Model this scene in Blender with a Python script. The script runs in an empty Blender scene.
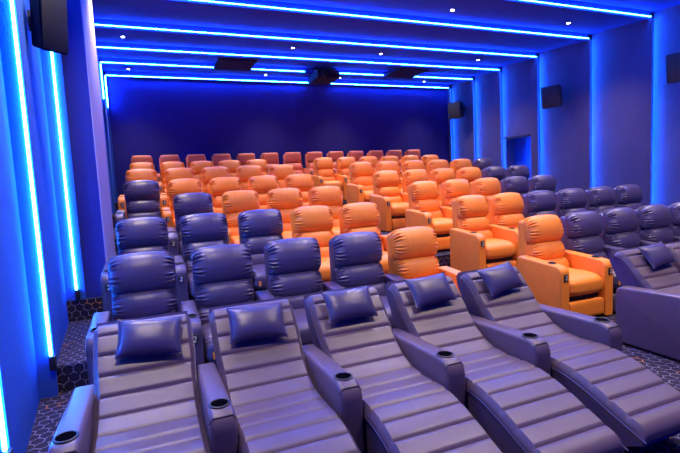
import bpy, bmesh, math, random
from mathutils import Matrix, Vector, Euler
random.seed(7)
S = bpy.context.scene
COL = S.collection
PI = math.pi

# ------------------------------------------------------------------ materials
def new_mat(name):
    m = bpy.data.materials.new(name); m.use_nodes = True
    nt = m.node_tree
    return m, nt, nt.nodes['Principled BSDF']

def leather(name, col, rough=.42, bump=.25, scale=260, coat=.0):
    m, nt, b = new_mat(name)
    b.inputs['Base Color'].default_value = (*col, 1)
    b.inputs['Roughness'].default_value = rough
    b.inputs['Specular IOR Level'].default_value = .5
    tc = nt.nodes.new('ShaderNodeTexCoord')
    n = nt.nodes.new('ShaderNodeTexNoise'); n.inputs['Scale'].default_value = 9; n.inputs['Detail'].default_value = 4
    v = nt.nodes.new('ShaderNodeTexVoronoi'); v.inputs['Scale'].default_value = scale
    mx = nt.nodes.new('ShaderNodeMix'); mx.data_type = 'RGBA'
    mx.inputs['A'].default_value = (*[c*.9 for c in col], 1); mx.inputs['B'].default_value = (*[min(1, c*1.1) for c in col], 1)
    nt.links.new(tc.outputs['Object'], n.inputs['Vector']); nt.links.new(tc.outputs['Object'], v.inputs['Vector'])
    nt.links.new(n.outputs['Fac'], mx.inputs['Factor']); nt.links.new(mx.outputs['Result'], b.inputs['Base Color'])
    bp = nt.nodes.new('ShaderNodeBump'); bp.inputs['Strength'].default_value = bump; bp.inputs['Distance'].default_value = .002
    nt.links.new(v.outputs['Distance'], bp.inputs['Height']); nt.links.new(bp.outputs['Normal'], b.inputs['Normal'])
    return m

def plain(name, col, rough=.5, metal=0, emit=None, strength=0):
    m, nt, b = new_mat(name)
    b.inputs['Base Color'].default_value = (*col, 1); b.inputs['Roughness'].default_value = rough
    b.inputs['Metallic'].default_value = metal
    if emit:
        b.inputs['Emission Color'].default_value = (*emit, 1); b.inputs['Emission Strength'].default_value = strength
    return m

def fabric_wall(name, a, c, scale=3.0, rough=.95):
    m, nt, b = new_mat(name)
    tc = nt.nodes.new('ShaderNodeTexCoord')
    mp = nt.nodes.new('ShaderNodeMapping'); mp.inputs['Scale'].default_value = (1, 1, .45)
    n = nt.nodes.new('ShaderNodeTexNoise'); n.inputs['Scale'].default_value = scale; n.inputs['Detail'].default_value = 7; n.inputs['Roughness'].default_value = .65
    f = nt.nodes.new('ShaderNodeTexNoise'); f.inputs['Scale'].default_value = 90; f.inputs['Detail'].default_value = 2
    mx = nt.nodes.new('ShaderNodeMix'); mx.data_type = 'RGBA'
    mx.inputs['A'].default_value = (*a, 1); mx.inputs['B'].default_value = (*c, 1)
    nt.links.new(tc.outputs['Object'], mp.inputs['Vector'])
    nt.links.new(mp.outputs['Vector'], n.inputs['Vector']); nt.links.new(mp.outputs['Vector'], f.inputs['Vector'])
    nt.links.new(n.outputs['Fac'], mx.inputs['Factor']); nt.links.new(mx.outputs['Result'], b.inputs['Base Color'])
    bp = nt.nodes.new('ShaderNodeBump'); bp.inputs['Strength'].default_value = .35; bp.inputs['Distance'].default_value = .01
    nt.links.new(f.outputs['Fac'], bp.inputs['Height']); nt.links.new(bp.outputs['Normal'], b.inputs['Normal'])
    b.inputs['Roughness'].default_value = rough; b.inputs['Specular IOR Level'].default_value = .2
    return m

def carpet(name):
    """dark carpet with a woven honeycomb of thin pale and orange lines"""
    m, nt, b = new_mat(name); N = nt.nodes; L = nt.links
    def vm(op, a, bb=None):
        n = N.new('ShaderNodeVectorMath'); n.operation = op
        if isinstance(a, tuple): n.inputs[0].default_value = a
        else: L.new(a, n.inputs[0])
        if bb is not None:
            if isinstance(bb, tuple): n.inputs[1].default_value = bb
            else: L.new(bb, n.inputs[1])
        return n
    def ma(op, a, bb=None):
        n = N.new('ShaderNodeMath'); n.operation = op
        for i, x in enumerate((a, bb)):
            if x is None: continue
            if isinstance(x, (int, float)): n.inputs[i].default_value = x
            else: L.new(x, n.inputs[i])
        return n.outputs[0]
    tc = N.new('ShaderNodeTexCoord')
    # use x and y+z so risers carry the pattern too
    sp = N.new('ShaderNodeSeparateXYZ'); L.new(tc.outputs['Object'], sp.inputs[0])
    cb = N.new('ShaderNodeCombineXYZ'); L.new(sp.outputs['X'], cb.inputs['X']); L.new(ma('ADD', sp.outputs['Y'], sp.outputs['Z']), cb.inputs['Y'])
    wob = N.new('ShaderNodeTexNoise'); wob.inputs['Scale'].default_value = 14
    L.new(cb.outputs[0], wob.inputs['Vector'])
    w2 = vm('SCALE', wob.outputs['Color']); w2.inputs['Scale'].default_value = .02
    p0 = vm('ADD', cb.outputs[0], w2.outputs[0])
    p = vm('SCALE', p0.outputs[0]); p.inputs['Scale'].default_value = 1/.09
    r = (1.0, 1.7320508, 1.0); h = (.5, .8660254, 0)
    a = vm('SUBTRACT', vm('WRAP', p.outputs[0]).outputs[0], h)
    wa = a.inputs[0].links[0].from_node; wa.inputs[1].default_value = r; wa.inputs[2].default_value = (0, 0, 0)
    pb = vm('SUBTRACT', p.outputs[0], h)
    wb = vm('WRAP', pb.outputs[0]); wb.inputs[1].default_value = r; wb.inputs[2].default_value = (0, 0, 0)
    bb = vm('SUBTRACT', wb.outputs[0], h)
    za = vm('MULTIPLY', a.outputs[0], (1, 1, 0)); zb = vm('MULTIPLY', bb.outputs[0], (1, 1, 0))
    la = vm('LENGTH', za.outputs[0]).outputs['Value']; lb = vm('LENGTH', zb.outputs[0]).outputs['Value']
    pick = ma('LESS_THAN', la, lb)
    mv = N.new('ShaderNodeMix'); mv.data_type = 'VECTOR'
    L.new(pick, mv.inputs['Factor']); L.new(zb.outputs[0], mv.inputs[4]); L.new(za.outputs[0], mv.inputs[5])
    g = vm('ABSOLUTE', mv.outputs[1])
    d1 = vm('DOT_PRODUCT', g.outputs[0], (.5, .8660254, 0)).outputs['Value']
    sx = N.new('ShaderNodeSeparateXYZ'); L.new(g.outputs[0], sx.inputs[0])
    d = ma('MAXIMUM', d1, sx.outputs['X'])
    edge = ma('GREATER_THAN', d, .455)
    nz = N.new('ShaderNodeTexNoise'); nz.inputs['Scale'].default_value = 5; L.new(cb.outputs[0], nz.inputs['Vector'])
    nb = N.new('ShaderNodeTexNoise'); nb.inputs['Scale'].default_value = 22; L.new(cb.outputs[0], nb.inputs['Vector'])
    broken = ma('MULTIPLY', edge, ma('GREATER_THAN', nb.outputs['Fac'], .42))
    lc = N.new('ShaderNodeMix'); lc.data_type = 'RGBA'
    lc.inputs['A'].default_value = (.17, .15, .24, 1); lc.inputs['B'].default_value = (.50, .20, .05, 1)
    L.new(ma('GREATER_THAN', nz.outputs['Fac'], .64), lc.inputs['Factor'])
    mx = N.new('ShaderNodeMix'); mx.data_type = 'RGBA'; mx.inputs['A'].default_value = (.022, .018, .04, 1)
    L.new(lc.outputs['Result'], mx.inputs['B']); L.new(broken, mx.inputs['Factor'])
    L.new(mx.outputs['Result'], b.inputs['Base Color'])
    b.inputs['Roughness'].default_value = .95; b.inputs['Specular IOR Level'].default_value = .15
    return m

NAVY = leather('navy_leather', (.066, .050, .125), .34)
NAVY_L = leather('lounger_leather', (.100, .068, .108), .38)
NAVY_P = leather('pillow_leather', (.052, .042, .12), .30)
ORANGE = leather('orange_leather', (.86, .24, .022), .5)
ORANGE_DIM = leather('dim_orange_leather', (.66, .17, .07), .5)  # orange darkened and reddened for the dimmer light on the back row
BLACK = plain('black_plastic', (.012, .012, .018), .5)
BASE = plain('dark_base', (.02, .018, .03), .7)
WHITE = plain('white_print', (.8, .8, .8), .5)
CHROME = plain('dark_metal_ring', (.35, .35, .4), .25, 1)
WELL_SHADE = plain('cup_well_shade', (.002, .002, .004), 1)  # near-black stands in for the shade inside a deep cup hole
WELL_SHADE.node_tree.nodes['Principled BSDF'].inputs['Specular IOR Level'].default_value = 0
TAG = plain('orange_tag', (.9, .3, .06), .6)
SEAM = plain('seam_thread', (.02, .015, .06), .6)
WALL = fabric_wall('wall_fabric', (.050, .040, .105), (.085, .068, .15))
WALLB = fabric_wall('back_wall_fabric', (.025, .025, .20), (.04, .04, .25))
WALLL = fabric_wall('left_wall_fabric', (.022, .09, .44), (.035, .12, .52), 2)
PILL = fabric_wall('pillar_face', (.02, .03, .22), (.03, .04, .24), 2)
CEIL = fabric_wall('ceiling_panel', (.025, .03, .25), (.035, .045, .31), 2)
TRIM = plain('pale_trim', (.38, .34, .52), .7)
CARPET = carpet('carpet')
LEDM = plain('led_tube', (.5, .8, 1), .4, 0, (.012, .13, 1), 270)
LEDW = plain('led_tube_wall', (.5, .8, 1), .4, 0, (.02, .22, 1), 140)
LEDR = plain('led_slot', (.3, .5, 1), .4, 0, (.010, .17, 1), 420)
LAMP = plain('downlight_lens', (1, 1, 1), .4, 0, (1, .93, .82), 25)
HATCH = plain('hatch_paint', (.010, .011, .06), .9)
DARKBOX = plain('matt_dark', (.008, .009, .035), .9)

# ------------------------------------------------------------------ mesh helpers
def box_bm(bm, c, s, bevel=0, seg=2, rot=None):
    r = bmesh.ops.create_cube(bm, size=1)
    vs = r['verts']
    bmesh.ops.scale(bm, vec=s, verts=vs)
    if bevel:
        es = list({e for v in vs for e in v.link_edges})
        rr = bmesh.ops.bevel(bm, geom=es, offset=bevel, segments=seg, profile=.6, affect='EDGES')
        vs = list({v for f in rr['faces'] for v in f.verts} | {v for v in vs if v.is_valid})
    if rot is not None: bmesh.ops.rotate(bm, cent=(0, 0, 0), matrix=rot.to_matrix() if isinstance(rot, Euler) else rot, verts=vs)
    bmesh.ops.translate(bm, vec=c, verts=vs)
    return vs

def obj(name, bm, mats, parent=None, smooth=True, loc=None):
    me = bpy.data.meshes.new(name)
    bmesh.ops.recalc_face_normals(bm, faces=bm.faces)
    bm.to_mesh(me); bm.free()
    if not isinstance(mats, (list, tuple)): mats = [mats]
    for m in mats: me.materials.append(m)
    if smooth:
        me.shade_smooth()
        me.set_sharp_from_angle(angle=math.radians(40))
    o = bpy.data.objects.new(name, me); COL.objects.link(o)
    if parent is not None: o.parent = parent
    if loc is not None: o.location = loc
    return o

def by_object(o):
    """let the first slot be set per object, so that copies may share a mesh and differ in leather"""
    m = o.material_slots[0].material
    o.material_slots[0].link = 'OBJECT'; o.material_slots[0].material = m

def empty(name, loc=(0, 0, 0)):
    o = bpy.data.objects.new(name, None); COL.objects.link(o); o.location = loc
    o.empty_display_size = .1
    return o

def tag(o, label, cat, group=None):
    o['label'] = label; o['category'] = cat
    if group: o['group'] = group
    return o

def struct(o): o['kind'] = 'structure'; return o

def sgp(v, e): return math.copysign(abs(v)**e, v)

def pillow_bm(w, h, t, pucker=.0, nu=44, nv=120, pu=5.0, e=.72, wrap=.03, seams=True, k=21, seed=0, flat_back=.6):
    """stuffed cushion: width x, height z, depth y (front = -y); gathers run in from both ends"""
    bm = bmesh.new(); rng = random.Random(seed)
    ph = [rng.uniform(0, 6.28) for _ in range(4)]
    rings = []
    for i in range(nu+1):
        a = i/nu*2-1
        u = math.sin(a*PI/2)                        # denser near the ends
        s = (max(0, 1-abs(u)**pu))**(1/pu)
        s = max(s, .02)
        ring = []
        for j in range(nv):
            th = 2*PI*j/nv
            cy, cz = sgp(math.cos(th), e), sgp(math.sin(th), e)
            f = 1.0
            if pucker:
                q = max(0, (abs(u)-.58)/.42); q = q*q*(3-2*q)
                sd = 1 if u > 0 else 0
                f += pucker*q*((1-2*abs(math.cos(k*.5*th+ph[sd]))**.7)*-.8+math.cos((k+7)*th+ph[2+sd])*.5)
            if seams:
                for us in (-.42, .42):
                    f -= .018*math.exp(-((u-us)/.018)**2)
            y = -cy*t/2*s*f
            if y > 0: y *= flat_back
            z = cz*h/2*(1-(1-s)*.55)*(1+(f-1)*.35) if s > .03 else cz*h/2*.40
            yy = y + wrap*(u*u)
            ring.append(bm.verts.new((u*w/2*(1.0+.006*math.cos(3*th)), yy, z)))
        rings.append(ring)
    for i in range(nu):
        for j in range(nv):
            bm.faces.new((rings[i][j], rings[i][(j+1) % nv], rings[i+1][(j+1) % nv], rings[i+1][j]))
    bm.faces.new(rings[0][::-1]); bm.faces.new(rings[-1])
    return bm

def xf(bm, rx=0, loc=(0, 0, 0)):
    bmesh.ops.rotate(bm, cent=(0, 0, 0), matrix=Matrix.Rotation(rx, 3, 'X'), verts=bm.verts)
    bmesh.ops.translate(bm, vec=loc, verts=bm.verts)
    return bm

def prism_bm(profile, x0, x1, bevel=.012, seg=2, bm=None):
    """extrude a (y,z) outline along x, rounding the long edges"""
    bm = bm or bmesh.new()
    a = [bm.verts.new((x0, y, z)) for y, z in profile]
    b = [bm.verts.new((x1, y, z)) for y, z in profile]
    n = len(profile)
    fa = bm.faces.new(a); fb = bm.faces.new(b[::-1])
    for i in range(n): bm.faces.new((a[i], b[i], b[(i+1) % n], a[(i+1) % n]))
    bmesh.ops.recalc_face_normals(bm, faces=bm.faces)
    if bevel:
        es = list(fa.edges)+list(fb.edges)
        bmesh.ops.bevel(bm, geom=es, offset=bevel, segments=seg, profile=.5, affect='EDGES')
    return bm

def arc(cy, cz, r, a0, a1, n=6):
    return [(cy+r*math.cos(math.radians(a0+(a1-a0)*i/n)), cz+r*math.sin(math.radians(a0+(a1-a0)*i/n))) for i in range(n+1)]

def disc_ring(bm, c, r0, r1, z, h, n=24, mi=0):
    """a raised ring (torus-like square section)"""
    rows = []
    for (r, zz) in ((r0, z), (r0, z+h), ((r0+r1)/2, z+h*1.5), (r1, z+h), (r1, z)):
        rows.append([bm.verts.new((c[0]+r*math.cos(2*PI*i/n), c[1]+r*math.sin(2*PI*i/n), zz)) for i in range(n)])
    for a, b in zip(rows, rows[1:]):
        for i in range(n):
            f = bm.faces.new((a[i], a[(i+1) % n], b[(i+1) % n], b[i])); f.material_index = mi
    return rows

def cup_bm(c, z, r=.05, n=24):
    """ring around a cup well; the well is a dark dished floor just under the rim"""
    bm = bmesh.new()
    disc_ring(bm, c, r*.86, r*1.1, z-.002, .005, n, 0)
    rows = []
    for (rr, zz) in ((r*.87, z+.004), (r*.84, z+.0015), (r*.4, z+.001)):
        rows.append([bm.verts.new((c[0]+rr*math.cos(2*PI*i/n), c[1]+rr*math.sin(2*PI*i/n), zz)) for i in range(n)])
    for a, b in zip(rows, rows[1:]):
        for i in range(n):
            f = bm.faces.new((a[i], a[(i+1) % n], b[(i+1) % n], b[i])); f.material_index = 1
    f = bm.faces.new(rows[-1]); f.material_index = 1
    return bm

# ------------------------------------------------------------------ recliner
def seat_mark(bm, cx, cy, cz, s):
    """small white seat sign: a leaning back, a seat line and a leg rest"""
    parts = [((-.25, .5), (.35, .5)), ((.35, .5), (.25, 0)), ((.25, 0), (-.25, -.5)), ((-.25, -.5), (.4, -.5))]
    for (x0, z0), (x1, z1) in parts:
        dx, dz = x1-x0, z1-z0; l = math.hypot(dx, dz); nx, nz = -dz/l*.09, dx/l*.09
        vs = [bm.verts.new((cx+s*x, cy, cz+s*z)) for x, z in ((x0+nx, z0+nz), (x0-nx, z0-nz), (x1-nx, z1-nz), (x1+nx, z1+nz))]
        f = bm.faces.new(vs); f.material_index = 1

ARMW = .14
def arm_profile(yr, yf, zr, zf, r=.10):
    # rear bottom, rear top, front top rounded, front bottom
    p = [(yr, .02)] + arc(yr-.05, zr-.05, .05, 0, 90, 4)
    p += arc(yf+r, zf-r, r, 90, 180, 7)
    p += [(yf+.005, .02)]
    return p

def make_recliner(smooth_head=False):
    root = empty('recliner_chair')
    M = ORANGE
    if smooth_head:
        hb = pillow_bm(.50, .33, .20, .0, e=.55, pu=7, wrap=.02, seams=False)
        hb = xf(hb, math.radians(-4), (0, -.03, 1.08))
    else:
        hb = xf(pillow_bm(.57, .37, .27, .22, seed=1, e=.93, pu=3.0), math.radians(-15), (0, -.035, 1.058))
    parts = []
    parts.append(obj('headrest', hb, M, root))
    parts.append(obj('lumbar_cushion', xf(pillow_bm(.55, .29, .26, .22, seed=2, e=.93, pu=3.0), math.radians(-14), (0, -.075, .768)), M, root))
    parts.append(obj('back_cushion', xf(pillow_bm(.55, .22, .22, .08, seed=3, e=.8), math.radians(-16), (0, -.135, .575)), M, root))
    # shell behind the cushions, wings showing at both sides
    sh = prism_bm([(.08, .10), (.11, .50), (.145, 1.08)] + arc(.085, 1.12, .06, 0, 150, 6) + [(.0, 1.05), (-.05, .62), (-.07, .42), (-.07, .10)], -.278, .278, .03, 3)
    parts.append(obj('backrest', sh, M, root))
    # seat: deep cushion with a round front
    sb = pillow_bm(.57, .67, .31, .035, e=.62, wrap=0, seams=False, seed=4, flat_back=.75, k=17)
    bmesh.ops.rotate(sb, cent=(0, 0, 0), matrix=Matrix.Rotation(-PI/2, 3, 'X'), verts=sb.verts)   # front (-y) turns up
    bmesh.ops.translate(sb, vec=(0, -.38, .405), verts=sb.verts)
    parts.append(obj('seat', sb, M, root))
    fb = xf(pillow_bm(.55, .22, .10, .03, e=.5, pu=9, wrap=0, seams=False, seed=5), 0, (0, -.65, .145))
    parts.append(obj('footrest', fb, M, root))
    bb = bmesh.new(); box_bm(bb, (0, -.27, .16), (.53, .70, .28), .01)
    b = obj('base', bb, BASE, root)
    # one armrest; a second is added at row ends
    def arm(x):
        w = ARMW
        a = obj('armrest', prism_bm(arm_profile(.0, -.70, .745, .70, .10), x-w/2, x+w/2, .022, 3), M, root)
        c = obj('cup_holder', cup_bm((x, -.50), .7135, .044), [BLACK, WELL_SHADE], a)
        cb = bmesh.new(); box_bm(cb, (x, -.703, .565), (.056, .012, .082), .003, 1)
        seat_mark(cb, x, -.7098, .565, .042)
        p = obj('control_panel', cb, [BLACK, WHITE], a, smooth=False)
        return a
    al, ar = arm(-.36), arm(.36)
    tb = bmesh.new(); box_bm(tb, (-.21, -.712, .40), (.028, .006, .06), .002, 1)
    t = obj('orange_tag', tb, TAG, root); 
    for o in parts+[al, ar]: by_object(o)
    return dict(root=root, parts=parts, base=b, al=al, ar=ar, tag=t)

P1 = make_recliner(False)
P2 = make_recliner(True)
protos_used = {}

def copy_obj(o, parent):
    c = o.copy(); COL.objects.link(c); c.parent = parent
    return c

def place_recliner(P, x, y, z, mat, armmat_l, armmat_r, label, navy):
    root = P['root'].copy(); COL.objects.link(root); root.location = (x, y, z)
    for o in P['parts']:
        c = copy_obj(o, root); c.material_slots[0].material = mat
    copy_obj(P['base'], root)
    if navy: copy_obj(P['tag'], root)
    for a, am in ((P['al'], armmat_l), (P['ar'], armmat_r)):
        if am is None: continue
        c = copy_obj(a, root); c.material_slots[0].material = am
        for g in a.children: copy_obj(g, c)
    tag(root, label, 'recliner', 'cinema recliners in the stepped rows')
    return root

def remove_proto(P):
    def rec(o):
        for c in list(o.children): rec(c)
        bpy.data.objects.remove(o)
    rec(P['root'])

# ------------------------------------------------------------------ layout (metres, camera above the origin)
PITCH = .72
XL, XR = -.115, 4.71
ROWY = {2: 4.606, 3: 6.046, 4: 7.394, 5: 8.843, 6: 10.09, 7: 12.63, 8: 14.02}
ROWZ = {2: 0, 3: .25, 4: .505, 5: .76, 6: 1.015, 7: 1.295, 8: 1.56}
ORD = ['first', 'second', 'third', 'fourth', 'fifth', 'sixth', 'seventh', 'eighth', 'ninth', 'tenth', 'eleventh', 'twelfth', 'thirteenth']
RN = {2: 'front recliner row', 3: 'second recliner row', 4: 'third recliner row', 5: 'fourth recliner row', 6: 'fifth recliner row', 7: 'row behind the cross aisle', 8: 'back row'}
O, N_ = 'o', 'n'
LEFTC = {2: 'nnnno', 3: 'nnnoo', 4: '-nooo', 5: 'noooo', 6: 'ooooo', 7: 'ooooo'}
RIGHTC = {2: 'onnnnn', 3: 'oonnnn', 4: 'ooonn', 5: 'oooonn', 6: 'ooooon', 7: 'oooooo'}
MAT = {'o': ORANGE, 'n': NAVY, 'r': ORANGE_DIM}
CN = {'o': 'orange', 'n': 'navy'}
for r in range(2, 8):
    for side, cols, x0 in (('left', LEFTC[r], XL), ('right', RIGHTC[r], XR)):
        n = len(cols)
        for i, c in enumerate(cols):
            if c == '-': continue
            am = MAT[c]
            la, ra = am, (am if i == n-1 else None)
            if r == 2 and side == 'left' and i == 3: ra = am
            if r == 2 and side == 'left' and i == 4: la = None
            if r == 2 and side == 'right' and i == 0: ra = am
            if r == 2 and side == 'right' and i == 1: la = None
            if side == 'left':
                where = '%s from the left wall, %s, left block' % (ORD[i], RN[r])
                if i == n-1: where = 'at the aisle end of the %s, left block' % RN[r]
            else:
                where = '%s from the aisle, %s, right block' % (ORD[i], RN[r])
                if i == 0: where = 'at the aisle end of the %s, right block' % RN[r]
            place_recliner(P1, x0+i*PITCH, ROWY[r], ROWZ[r], am, la, ra, '%s leather recliner %s' % (CN[c], where), c == 'n')
for i in range(13):
    place_recliner(P2, XL+i*PITCH, ROWY[8], ROWZ[8], ORANGE_DIM, ORANGE_DIM, ORANGE_DIM if i == 12 else None,
                   'dim orange square-headed recliner, %s from the left, back row' % ORD[i], False)
remove_proto(P1); remove_proto(P2)

# ------------------------------------------------------------------ chaise loungers in the front row
def lounger_path():
    # (y, z) of the upholstered top surface from the head end to the foot end
    pts = [(3.38, .935), (3.28, .90), (3.13, .735), (2.98, .585), (2.80, .485), (2.60, .462), (2.42, .470), (2.25, .455), (2.08, .405), (1.90, .335), (1.70, .262)]
    out = []
    n = len(pts)
    for i in range(n-1):
        p0 = pts[max(0, i-1)]; p1 = pts[i]; p2 = pts[i+1]; p3 = pts[min(n-1, i+2)]
        for k in range(24):
            t = k/24
            out.append(tuple(.5*((2*p1[d])+(-p0[d]+p2[d])*t+(2*p0[d]-5*p1[d]+4*p2[d]-p3[d])*t*t+(-p0[d]+3*p1[d]-3*p2[d]+p3[d])*t**3) for d in (0, 1)))
    out.append(pts[-1])
    return out

def resample(path, n):
    L = [0]
    for a, b in zip(path, path[1:]): L.append(L[-1]+math.hypot(b[0]-a[0], b[1]-a[1]))
    T = L[-1]; res = []; j = 0
    for i in range(n+1):
        s = T*i/n
        while j < len(L)-2 and L[j+1] < s: j += 1
        f = (s-L[j])/max(1e-9, L[j+1]-L[j])
        res.append((path[j][0]+(path[j+1][0]-path[j][0])*f, path[j][1]+(path[j+1][1]-path[j][1])*f))
    return res, T

LW = .570
def widen(z): return 1+.035*min(1, max(0, (z-.60)/.12))
def lounger_cushion():
    CH, SUB = 14, 10
    path, T = resample(lounger_path(), CH*SUB)
    bm = bmesh.new()
    nx = 20
    rows = []
    for i, (y, z) in enumerate(path):
        a = path[max(0, i-1)]; b = path[min(len(path)-1, i+1)]
        ty, tz = b[0]-a[0], b[1]-a[1]; l = math.hypot(ty, tz); ny, nz = tz/l, -ty/l   # normal pointing up/front
        if nz < 0: ny, nz = -ny, -nz
        t = (i % SUB)/SUB
        puff = .013*(1-abs(2*t-1)**9)
        end = min(i, len(path)-1-i)/SUB
        endr = -.03*max(0, 1-end/.6)**2
        row = []
        for j in range(nx+1):
            u = j/nx*2-1
            ed = max(0, (abs(u)-.86)/.14)
            off = puff*(1-ed**3) + endr - .022*ed**2.2
            row.append(bm.verts.new((math.copysign(abs(u)**.9, u)*LW/2, y+ny*off, z+nz*off)))
        rows.append((row, (y, z), (ny, nz)))
    for (r0, _, _), (r1, _, _) in zip(rows, rows[1:]):
        for j in range(nx): bm.faces.new((r0[j], r0[j+1], r1[j+1], r1[j]))
    # sides: fall 8 cm below along the normal, then close underneath
    low = []
    for row, (y, z), (ny, nz) in rows:
        th = .085
        a = bm.verts.new((-LW/2-.004, y-ny*.045, z-nz*.045)); b = bm.verts.new((-LW/2+.004, y-ny*th, z-nz*th))
        c = bm.verts.new((LW/2+.004, y-ny*.045, z-nz*.045)); d = bm.verts.new((LW/2-.004, y-ny*th, z-nz*th))
        low.append((a, b, c, d))
    for k in range(len(rows)-1):
        r0, r1 = rows[k][0], rows[k+1][0]; l0, l1 = low[k], low[k+1]
        bm.faces.new((r0[0], r1[0], l1[0], l0[0])); bm.faces.new((l0[0], l1[0], l1[1], l0[1]))
        bm.faces.new((r0[-1], l0[2], l1[2], r1[-1])); bm.faces.new((l0[2], l0[3], l1[3], l1[2]))
        bm.faces.new((l0[1], l1[1], l1[3], l0[3]))
    for k in (0, len(rows)-1):
        r = rows[k][0]; l = low[k]
        f = [r[i] for i in range(nx+1)]+[l[2], l[3], l[1], l[0]]
        bm.faces.new(f)
    for v in bm.verts: v.co.x *= widen(v.co.z)
    return bm

def tube_bm(pts, r, n=6, bm=None):
    bm = bm or bmesh.new(); rings = []
    for i, p in enumerate(pts):
        p = Vector(p); t = (Vector(pts[min(i+1, len(pts)-1)])-Vector(pts[max(0, i-1)])).normalized()
        up = Vector((0, 0, 1)) if abs(t.z) < .9 else Vector((1, 0, 0))
        a = t.cross(up).normalized(); b = t.cross(a)
        rings.append([bm.verts.new(p+(a*math.cos(2*PI*k/n)+b*math.sin(2*PI*k/n))*r) for k in range(n)])
    for a, b in zip(rings, rings[1:]):
        for k in range(n): bm.faces.new((a[k], a[(k+1) % n], b[(k+1) % n], b[k]))
    bm.faces.new(rings[0][::-1]); bm.faces.new(rings[-1])
    return bm

def lounger_parts():
    """meshes in room coordinates for a lounger centred on x = 0"""
    P = {}
    P['cushion'] = lounger_cushion()
    path, _ = resample(lounger_path(), 60)
    # side and under body following the surface 7 cm lower
    top = [(y+.012, z-.075) for y, z in path]
    prof = top + [(1.84, .12), (1.98, .03), (3.16, .03), (3.25, .50), (3.36, .66), (3.44, .82), (3.45, .89), (3.42, .93)]
    P['body'] = prism_bm(prof, -LW/2+.006, LW/2-.006, .0)
    for v in P['body'].verts: v.co.x *= widen(v.co.z)
    pts = []
    for sgn in (-1, 1):
        pts.append([(sgn*(LW/2+.003)*widen(z-.05), y-.0, z-.05) for y, z in path])
    bm = bmesh.new()
    for p in pts: tube_bm(p, .006, 5, bm)
    P['piping'] = bm
    return P

def arm_bm(x, w=.138, yr=3.27, yf=2.365, zr=.60, zf=.625):
    prof = [(yr, .02)] + arc(yr-.07, zr-.07, .07, 0, 90, 5) + arc(yf+.10, zf-.10, .10, 90, 180, 8) + [(yf, .02)]
    return prism_bm(prof, x-w/2, x+w/2, .028, 3)

def make_lounger():
    root = empty('chaise_lounger')
    P = lounger_parts()
    parts = {}
    c = obj('mattress', P['cushion'], NAVY_L, root)
    obj('piping', P['piping'], NAVY, c)
    obj('body', P['body'], NAVY, root, smooth=False)
    def arm(x):
        a = obj('armrest', arm_bm(x), NAVY_L, root)
        obj('cup_holder', cup_bm((x, 2.50), .627, .052), [BLACK, WELL_SHADE], a)
        sb = bmesh.new(); w = .138
        tube_bm([(x-w/2-.001, 2.40, .570), (x-w/2+.02, 2.395, .600), (x+w/2-.02, 2.395, .600), (x+w/2+.001, 2.40, .570)], .0035, 5, sb)
        obj('stitching', sb, SEAM, a)
        return a
    al = arm(-.36); ar = arm(.36)
    return root, al, ar

LR, AL, AR = make_lounger()
def place_lounger(x, label, right):
    root = LR.copy(); COL.objects.link(root); root.location = (x, 0, 0)
    for ch in list(LR.children):
        if ch == AR and not right: continue
        c = copy_obj(ch, root)
        for g in ch.children: copy_obj(g, c)
    tag(root, label, 'lounger', 'chaise loungers in the front row')
    return root

LN = ['leftmost channel-quilted navy chaise lounger, beside the left wall',
      'second channel-quilted chaise lounger from the left in the front row',
      'middle channel-quilted chaise lounger of the five in the front row',
      'fourth channel-quilted chaise lounger from the left in the front row',
      'channel-quilted chaise lounger at the aisle end of the five, whole footrest showing']
PN = ['dark navy piped pillow on the leftmost lounger',
      'dark navy piped pillow on the second lounger from the left',
      'dark navy piped pillow on the middle lounger of the five',
      'dark navy piped pillow on the fourth lounger from the left',
      'dark navy piped pillow on the lounger at the aisle']
LSH = .035
xs = [XL+.008+i*(PITCH+.006) for i in range(5)]
for i, x in enumerate(xs): place_lounger(x, LN[i], i == 4)
place_lounger(XR+LSH, 'chaise lounger across the aisle in front of the navy recliners, plain slab side', False)
place_lounger(XR+LSH+PITCH+.006, 'chaise lounger at the right edge, behind the one with the slab side', True)
def rm(o):
    for c in list(o.children): rm(c)
    bpy.data.objects.remove(o)
rm(LR)

# pillows
def throw_pillow(w=.39, h=.25, t=.13):
    bm = bmesh.new(); n = 22; top = []; bot = []
    for i in range(n+1):
        a = i/n*2-1; ra = []; rb = []
        for j in range(n+1):
            b = j/n*2-1
            pinch = 1-.07*(1-abs(b)**2)*abs(a)**3
            pinch2 = 1-.09*(1-abs(a)**2)*abs(b)**3
            x = a*w/2*pinch; z = b*h/2*pinch2
            th = t/2*((1-abs(a)**2.6)*(1-abs(b)**2.6))**.55
            th *= 1+.05*math.sin(7*a+3*b)*abs(a*b)
            ra.append(bm.verts.new((x, -th-.001, z))); rb.append(bm.verts.new((x, th*.7+.001, z)))
        top.append(ra); bot.append(rb)
    for i in range(n):
        for j in range(n):
            bm.faces.new((top[i][j], top[i+1][j], top[i+1][j+1], top[i][j+1]))
            bm.faces.new((bot[i][j], bot[i][j+1], bot[i+1][j+1], bot[i+1][j]))
    per = [(i, 0) for i in range(n)]+[(n, j) for j in range(n)]+[(i, n) for i in range(n, 0, -1)]+[(0, j) for j in range(n, 0, -1)]
    for (i, j), (k, l) in zip(per, per[1:]+per[:1]): bm.faces.new((top[i][j], bot[i][j], bot[k][l], top[k][l]))
    pts = [top[i][j].co.copy() for i, j in per]; pts.append(pts[0])
    return bm, [tuple(p) for p in pts]
pbm, ppts = throw_pillow()
PP = obj('throw_pillow', pbm, NAVY_P)
PPIP = obj('piping', tube_bm(ppts, .0055, 6), NAVY_P, PP)
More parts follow.
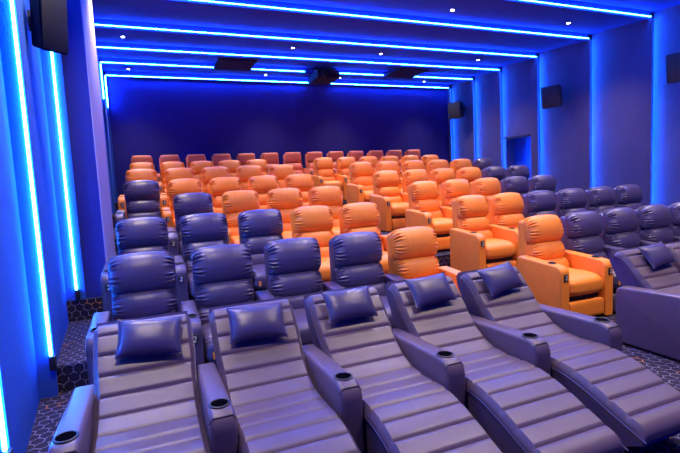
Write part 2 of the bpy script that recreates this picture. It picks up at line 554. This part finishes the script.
pill = [(0, .035, .03, -4), (1, .0, .015, -2), (2, -.015, .04, 0), (3, -.015, .05, 2), (4, -.02, .055, 5), (None, .09, .05, 3), ]
for k, (i, dx, dz, rz) in enumerate(pill):
    x = XR+LSH-.02 if i is None else xs[i]
    if k == 0: o = PP
    else:
        o = PP.copy(); COL.objects.link(o); copy_obj(PPIP, o)
    o.location = (x+dx, 3.14+dz*.7, .83+dz)
    o.rotation_euler = Euler((math.radians(-38), math.radians(-rz), math.radians(rz)), 'XYZ')
    tag(o, PN[i] if i is not None else 'dark navy piped pillow on the lounger across the aisle', 'pillow', 'pillows on the chaise loungers')

# ------------------------------------------------------------------ room shell
CZ = 5.01            # ceiling line of the LED steps
XW, XWL = 10.34, -.905
YB = 14.45
steps = [(-1.2, 0), (4.775, .25), (6.44, .505), (7.78, .76), (9.18, 1.015), (11.70, 1.295), (13.12, 1.56)]
bm = bmesh.new()
prof = []
for i, (y, z) in enumerate(steps):
    if i: prof.append((y, steps[i-1][1]))
    prof.append((y, z))
prof.append((YB+.1, 1.56)); prof.append((YB+.1, -.25)); prof.append((-1.2, -.25))
prism_bm(prof, XWL-.3, XW+1.4, 0, bm=bm)
struct(obj('floor', bm, CARPET, smooth=False))

# ceiling: sawtooth panels, each rising away from the camera to the next LED step
CY = [-1.2, .86, 2.4, 3.95, 5.50, 7.04, 8.58, 10.26, 11.76, 13.06, 14.36]
prof = []
for a, b in zip(CY, CY[1:]): prof += [(a, CZ-.02), (b, CZ+.14)]
prof += [(14.36, CZ-.02), (YB+.1, CZ-.02), (YB+.1, CZ+.3), (-1.2, CZ+.3)]
struct(obj('ceiling', prism_bm(prof, XWL-.3, XW+.3, 0), CEIL, smooth=False))

# back wall
bm = bmesh.new(); box_bm(bm, ((XW+XWL)/2, YB+.05, 2.5), (XW-XWL+.6, .1, 5.4))
struct(obj('wall_back', bm, WALLB, smooth=False))

def vprism(profile, z0, z1, bm=None):
    bm = bm or bmesh.new()
    a = [bm.verts.new((x, y, z0)) for x, y in profile]; b = [bm.verts.new((x, y, z1)) for x, y in profile]
    n = len(profile); bm.faces.new(a[::-1]); bm.faces.new(b)
    for i in range(n): bm.faces.new((a[i], a[(i+1) % n], b[(i+1) % n], b[i]))
    return bm

# right wall: one sawtooth panel per bay, the bay with the doorway is cut
RY = [-1.2, .86, 2.4, 3.95, 5.50, 7.04, 8.58, 10.26, 11.76, 13.06, 14.36]
DY0, DY1, DZ = 10.50, 11.62, 2.93
bm = bmesh.new()
def saw_x(a, b, y): return XW-.01 + (.13)*(y-a)/(b-a)
for a, b in zip(RY, RY[1:]):
    if abs(a-10.26) < .01:
        vprism([(saw_x(a, b, a), a), (saw_x(a, b, DY0), DY0), (XW+.45, DY0), (XW+.45, a)], -.2, 5.12, bm)
        vprism([(saw_x(a, b, DY1), DY1), (saw_x(a, b, b), b), (XW+.45, b), (XW+.45, DY1)], -.2, 5.12, bm)
        vprism([(saw_x(a, b, DY0), DY0), (saw_x(a, b, DY1), DY1), (XW+.45, DY1), (XW+.45, DY0)], DZ, 5.12, bm)
        vprism([(saw_x(a, b, DY0), DY0), (saw_x(a, b, DY1), DY1), (XW+.45, DY1), (XW+.45, DY0)], -.2, 1.0, bm)
    else:
        vprism([(saw_x(a, b, a), a), (saw_x(a, b, b), b), (XW+.45, b), (XW+.45, a)], -.2, 5.12, bm)
vprism([(XW-.01, 14.36), (XW-.01, YB), (XW+.45, YB), (XW+.45, 14.36)], -.2, 5.12, bm)
for y in RY[1:]:      # lip added to hide each wall LED from the camera, leaving only glow
    vprism([(XW-.013, y-.05), (XW-.007, y-.05), (XW-.007, y+.002), (XW-.013, y+.002)], 0 if y < 4.8 else .0, 5.0, bm)
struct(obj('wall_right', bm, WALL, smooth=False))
# the doorway is a shallow recess closed by a flat door
bm = bmesh.new()
box_bm(bm, (XW+.50, (DY0+DY1)/2, 1.95), (.06, DY1-DY0+.1, 2.0))
box_bm(bm, (XW+.46, DY0+.16, 1.95), (.03, .03, .30), .01)
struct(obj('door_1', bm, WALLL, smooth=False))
bm = bmesh.new()
box_bm(bm, (XW+.05, (DY0+DY1)/2, DZ-.03), (.16, 1.10, .05), .005)
struct(obj('trim_1', bm, DARKBOX, smooth=False))

# left wall: sawtooth, then the pillar, then the rear bays
LY = [-1.2, 1.5, 3.26, 4.72, 6.46]
bm = bmesh.new()
for a, b in zip(LY, LY[1:]):
    vprism([(XWL+.0, a), (XWL-.14, b), (XWL-.3, b), (XWL-.3, a)], -.2, 5.12, bm)
for a, b in zip([6.46, 9.6, 11.4, 13.06, 14.36], [9.6, 11.4, 13.06, 14.36, YB]):
    vprism([(XWL+.07, a), (XWL+.01, b), (XWL-.3, b), (XWL-.3, a)], -.2, 5.12, bm)
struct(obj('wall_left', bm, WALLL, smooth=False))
bm = bmesh.new(); box_bm(bm, ((XWL-.02-.579)/2, 7.28, 2.5), (-.579-XWL+.02, 1.56, 5.1))
struct(obj('wall_pillar', bm, PILL, smooth=False))
bm = bmesh.new(); box_bm(bm, (-.573, 7.28, 2.6), (.012, 1.57, 4.95))
struct(obj('trim_2', bm, TRIM, smooth=False))

# ------------------------------------------------------------------ LED strips
def led(c, s, label, mat=LEDM, clips=(), group='blue LED strips'):
    bm = bmesh.new(); box_bm(bm, c, s, min(s)*.3, 1)
    o = obj('led_strip', bm, mat)
    tag(o, label, 'light strip', group)
    return o
for i, y in enumerate(CY[1:-1]):
    lab = {7.04: 'nearest visible blue ceiling LED strip, running into the top right corner',
           8.58: 'blue ceiling LED strip second nearest the camera, cut by the top edge',
           10.26: 'blue ceiling LED strip third nearest the camera, longest one in full view',
           11.76: 'blue ceiling LED strip fourth nearest, just before the dark ceiling hatches'}.get(y)
    if y < 6: 
        lab = 'blue ceiling LED strip above the front seats, %s from the screen' % ORD[i]
        if y < 3: continue
    if y == 13.06:
        for x0, x1, w in ((XWL+.05, 1.86, 'left of the left ceiling hatch'), (2.88, 4.42, 'between the left hatch and the projector'),
                          (5.30, 6.98, 'between the projector and the right hatch'), (8.02, XW-.02, 'right of the right ceiling hatch')):
            led(((x0+x1)/2, y-.02, CZ+.02), (x1-x0, .012, .011), 'short blue ceiling LED strip '+w)
        continue
    led(((XW+XWL)/2, y-.02, CZ+.02), (XW-XWL-.02, .012, .011), lab)
for x0, x1, w in ((XWL+.05, 4.95, 'left of the projector'), (5.72, XW-.04, 'right of the projector')):
    led(((x0+x1)/2, YB-.11, CZ-.0), (x1-x0, .012, .011), 'blue LED strip along the top of the back wall, '+w)
RL = {3.95: 'blue wall LED strip nearest the front, right wall', 5.50: 'blue wall LED strip beside the front speaker, right wall', 7.04: 'rightmost tall blue LED strip on the right wall', 8.58: 'tall blue LED strip on the right wall beyond the big wall speaker bay',
      10.26: 'tall blue LED strip on the right wall, just before the doorway', 11.76: 'tall blue LED strip on the right wall, just past the doorway',
      13.06: 'tall blue wall LED strip between doorway and the rear corner strip', 14.36: 'tall blue LED strip in the rear right corner'}
FZ = lambda y: [z for (yy, z) in steps if yy <= y][-1]
for y, lab in RL.items():
    if y < 5: continue
    z0 = FZ(y)+.02
    led((XW+.010, y-.012, (z0+CZ-.02)/2), (.012, .012, CZ-.02-z0), lab, LEDR)
for y, lab in ((3.26, 'bright blue LED tube low at the left edge, nearest on the left wall'), (4.72, 'long bright blue LED tube on the left wall, running out of the top'), (6.46, 'bright blue LED tube on the left wall below the hanging speaker')):
    z0 = FZ(y+.4)+(.13 if y > 4 else .28)
    o = led((XWL-.02, y-.02, (z0+4.99)/2), (.024, .02, 4.99-z0), lab, LEDW)
    bm = bmesh.new(); box_bm(bm, (XWL-.01, y-.02, z0-.065), (.05, .06, .13), .006)
    s = obj('end_cap', bm, BLACK, o)
for y, lab in ((13.06, 'short vertical blue LED strip high in the rear left corner, nearer one'), (14.34, 'short vertical blue LED strip high in the rear left corner, by back wall')):
    led((XWL+.05, y-.012, 4.57), (.02, .02, .84), lab, LEDM)

# ------------------------------------------------------------------ ceiling fittings
def downlight(x, y, lab):
    # ceiling height at this y
    for a, b in zip(CY, CY[1:]):
        if a <= y <= b: z = CZ-.02+.16*(y-a)/(b-a)
    root = empty('downlight', (x, y, z))
    bm = bmesh.new(); disc_ring(bm, (0, 0), .032, .05, -.012, .012, 20)
    obj('trim_ring', bm, CHROME, root)
    bm = bmesh.new(); bmesh.ops.create_cone(bm, cap_ends=True, segments=20, radius1=.032, radius2=.032, depth=.01)
    bmesh.ops.translate(bm, vec=(0, 0, -.008), verts=bm.verts)
    obj('lens', bm, LAMP, root)
    tag(root, lab, 'downlight', 'small white ceiling downlights')
    L = bpy.data.lights.new('downlight_beam', 'SPOT')
    L.color = (1, .80, .62); L.energy = WARM*LEV.get(round(y), 1); L.spot_size = math.radians(112); L.spot_blend = .9; L.shadow_soft_size = .14
    lo = bpy.data.objects.new('downlight_beam', L); COL.objects.link(lo); lo.location = (x, y-.02, z-.06)
    if y > 13: lo.rotation_euler = (math.radians(-24), 0, 0)
WARM = 500
LEV = {14: .8, 11: .7, 8: 1.0, 5: 1.1, 2: 1.1}
XN = {-.25: 'nearest the left wall', 3.46: 'second from the left', 5.83: 'third from the left', 8.93: 'nearest the right wall'}
YN = {13.8: 'rearmost row of ceiling downlights', 11.0: 'ceiling row above the doorway aisle', 7.92: 'ceiling row above the middle rows', 4.9: 'ceiling row above the front seats', 1.9: 'ceiling row above the camera'}
for y in (13.8, 11.0, 7.92, 4.9, 1.9):
    for x in (-.25, 3.46, 5.83, 8.93):
        downlight(x, y, 'small white downlight %s, %s' % (XN[x], YN[y]))

def hatch(x0, x1, lab):
    bm = bmesh.new()
    box_bm(bm, ((x0+x1)/2, 12.60, CZ+.005), (x1-x0, 1.02, .05), .01)
    box_bm(bm, ((x0+x1)/2, 12.60, CZ-.024), (x1-x0-.1, .92, .012), .004)
    tag(obj('ceiling_hatch', bm, HATCH, smooth=False), lab, 'hatch', 'dark boxed ceiling hatches')
hatch(1.86, 2.84, 'dark flat ceiling box left of the projector')
hatch(7.0, 8.0, 'dark flat ceiling box right of the projector')
pr = empty('projector', (4.90, 12.75, 4.83))
bm = bmesh.new(); box_bm(bm, (0, 0, 0), (.66, .80, .22), .03, 3); obj('housing', bm, DARKBOX, pr)
bm = bmesh.new(); bmesh.ops.create_cone(bm, cap_ends=True, segments=24, radius1=.085, radius2=.07, depth=.12, matrix=Matrix.Translation((-.15, -.44, -.01)) @ Matrix.Rotation(PI/2, 4, 'X')); obj('lens', bm, BLACK, pr)
bm = bmesh.new()
for sx in (-.25, .25): box_bm(bm, (sx, 0, .16), (.05, .05, .12))
box_bm(bm, (0, 0, .215), (.7, .3, .03))
obj('ceiling_bracket', bm, CHROME, pr, smooth=False)
bm = bmesh.new()
for k in range(7): box_bm(bm, (.03+k*.04, -.403, .03), (.02, .01, .08))
obj('vent_grille', bm, CHROME, pr, smooth=False)
tag(pr, 'dark projector hanging from the ceiling near the back wall', 'projector')

# ------------------------------------------------------------------ speakers
def speaker(loc, rz, tilt, s, lab, wall_dir):
    root = empty('wall_speaker', loc); root.rotation_euler = Euler((math.radians(tilt), 0, rz), 'XYZ')
    w, d, h = s
    bm = bmesh.new()
    # tapered cabinet, front is -y
    vs = box_bm(bm, (0, 0, 0), (w, d, h))
    for v in bm.verts:
        if v.co.y > 0: v.co.x *= .62; v.co.z *= .8
    bmesh.ops.bevel(bm, geom=list(bm.edges), offset=.012, segments=2, affect='EDGES')
    obj('cabinet', bm, DARKBOX, root)
    bm = bmesh.new(); box_bm(bm, (0, -d/2-.006, 0), (w*.92, .015, h*.94), .006); obj('grille', bm, BLACK, root)
    bm = bmesh.new(); box_bm(bm, (0, d/2+.08, 0), (.05, .22, .05)); box_bm(bm, (0, d/2+.19, 0), (.14, .02, .2)); obj('bracket', bm, BLACK, root, smooth=False)
    tag(root, lab, 'speaker', 'black wall speakers')
R90 = math.radians(90)
speaker((10.0, 9.35, 3.76), -R90+.35, 8, (.50, .34, .56), 'black wall speaker on the right wall between the front bays', 0)
speaker((10.02, 13.5, 4.08), -R90+.35, 8, (.50, .34, .56), 'small looking black speaker near the rear right corner', 0)
speaker((9.98, 6.12, 3.74), -R90+.35, 8, (.50, .34, .56), 'black speaker cut by the right edge of view', 0)
speaker((-.775, 5.3, 3.50), R90-.9, 6, (.26, .26, .68), 'black speaker hanging high on the left wall over an LED tube', 0)

# ------------------------------------------------------------------ light, world, camera
w = bpy.data.worlds.new('World'); S.world = w; w.use_nodes = True
bg = w.node_tree.nodes['Background']; bg.inputs['Color'].default_value = (.015, .03, 1, 1); bg.inputs['Strength'].default_value = .7  # blue fill added through the open front of the room
cl = bpy.data.lights.new('door_recess_fill', 'POINT'); cl.color = (.02, .12, 1); cl.energy = 30; cl.shadow_soft_size = .1  # added fill that turns the door recess blue, no fitting behind it
co = bpy.data.objects.new('door_recess_fill', cl); COL.objects.link(co); co.location = (XW+.28, 10.75, 2.2)

cam = bpy.data.cameras.new('camera'); cam.sensor_fit = 'HORIZONTAL'; cam.sensor_width = 36; cam.lens = 464.17*36/680
cam.clip_start = .05
co = bpy.data.objects.new('camera', cam); COL.objects.link(co)
right = Vector((0.92405426, -0.3790737, -0.04926308)); down = Vector((-0.08070422, -0.06749452, -0.99445026)); fwd = Vector((0.37364495, 0.92290174, -0.09296145))
M = Matrix((right, -down, -fwd)).transposed().to_4x4(); M.translation = Vector((0, 0, 1.78))
co.matrix_world = M
S.camera = co
S.view_settings.view_transform = 'Standard'; S.view_settings.look = 'None'; S.view_settings.gamma = 1
S.view_settings.exposure = 0; S.view_settings.use_curve_mapping = False
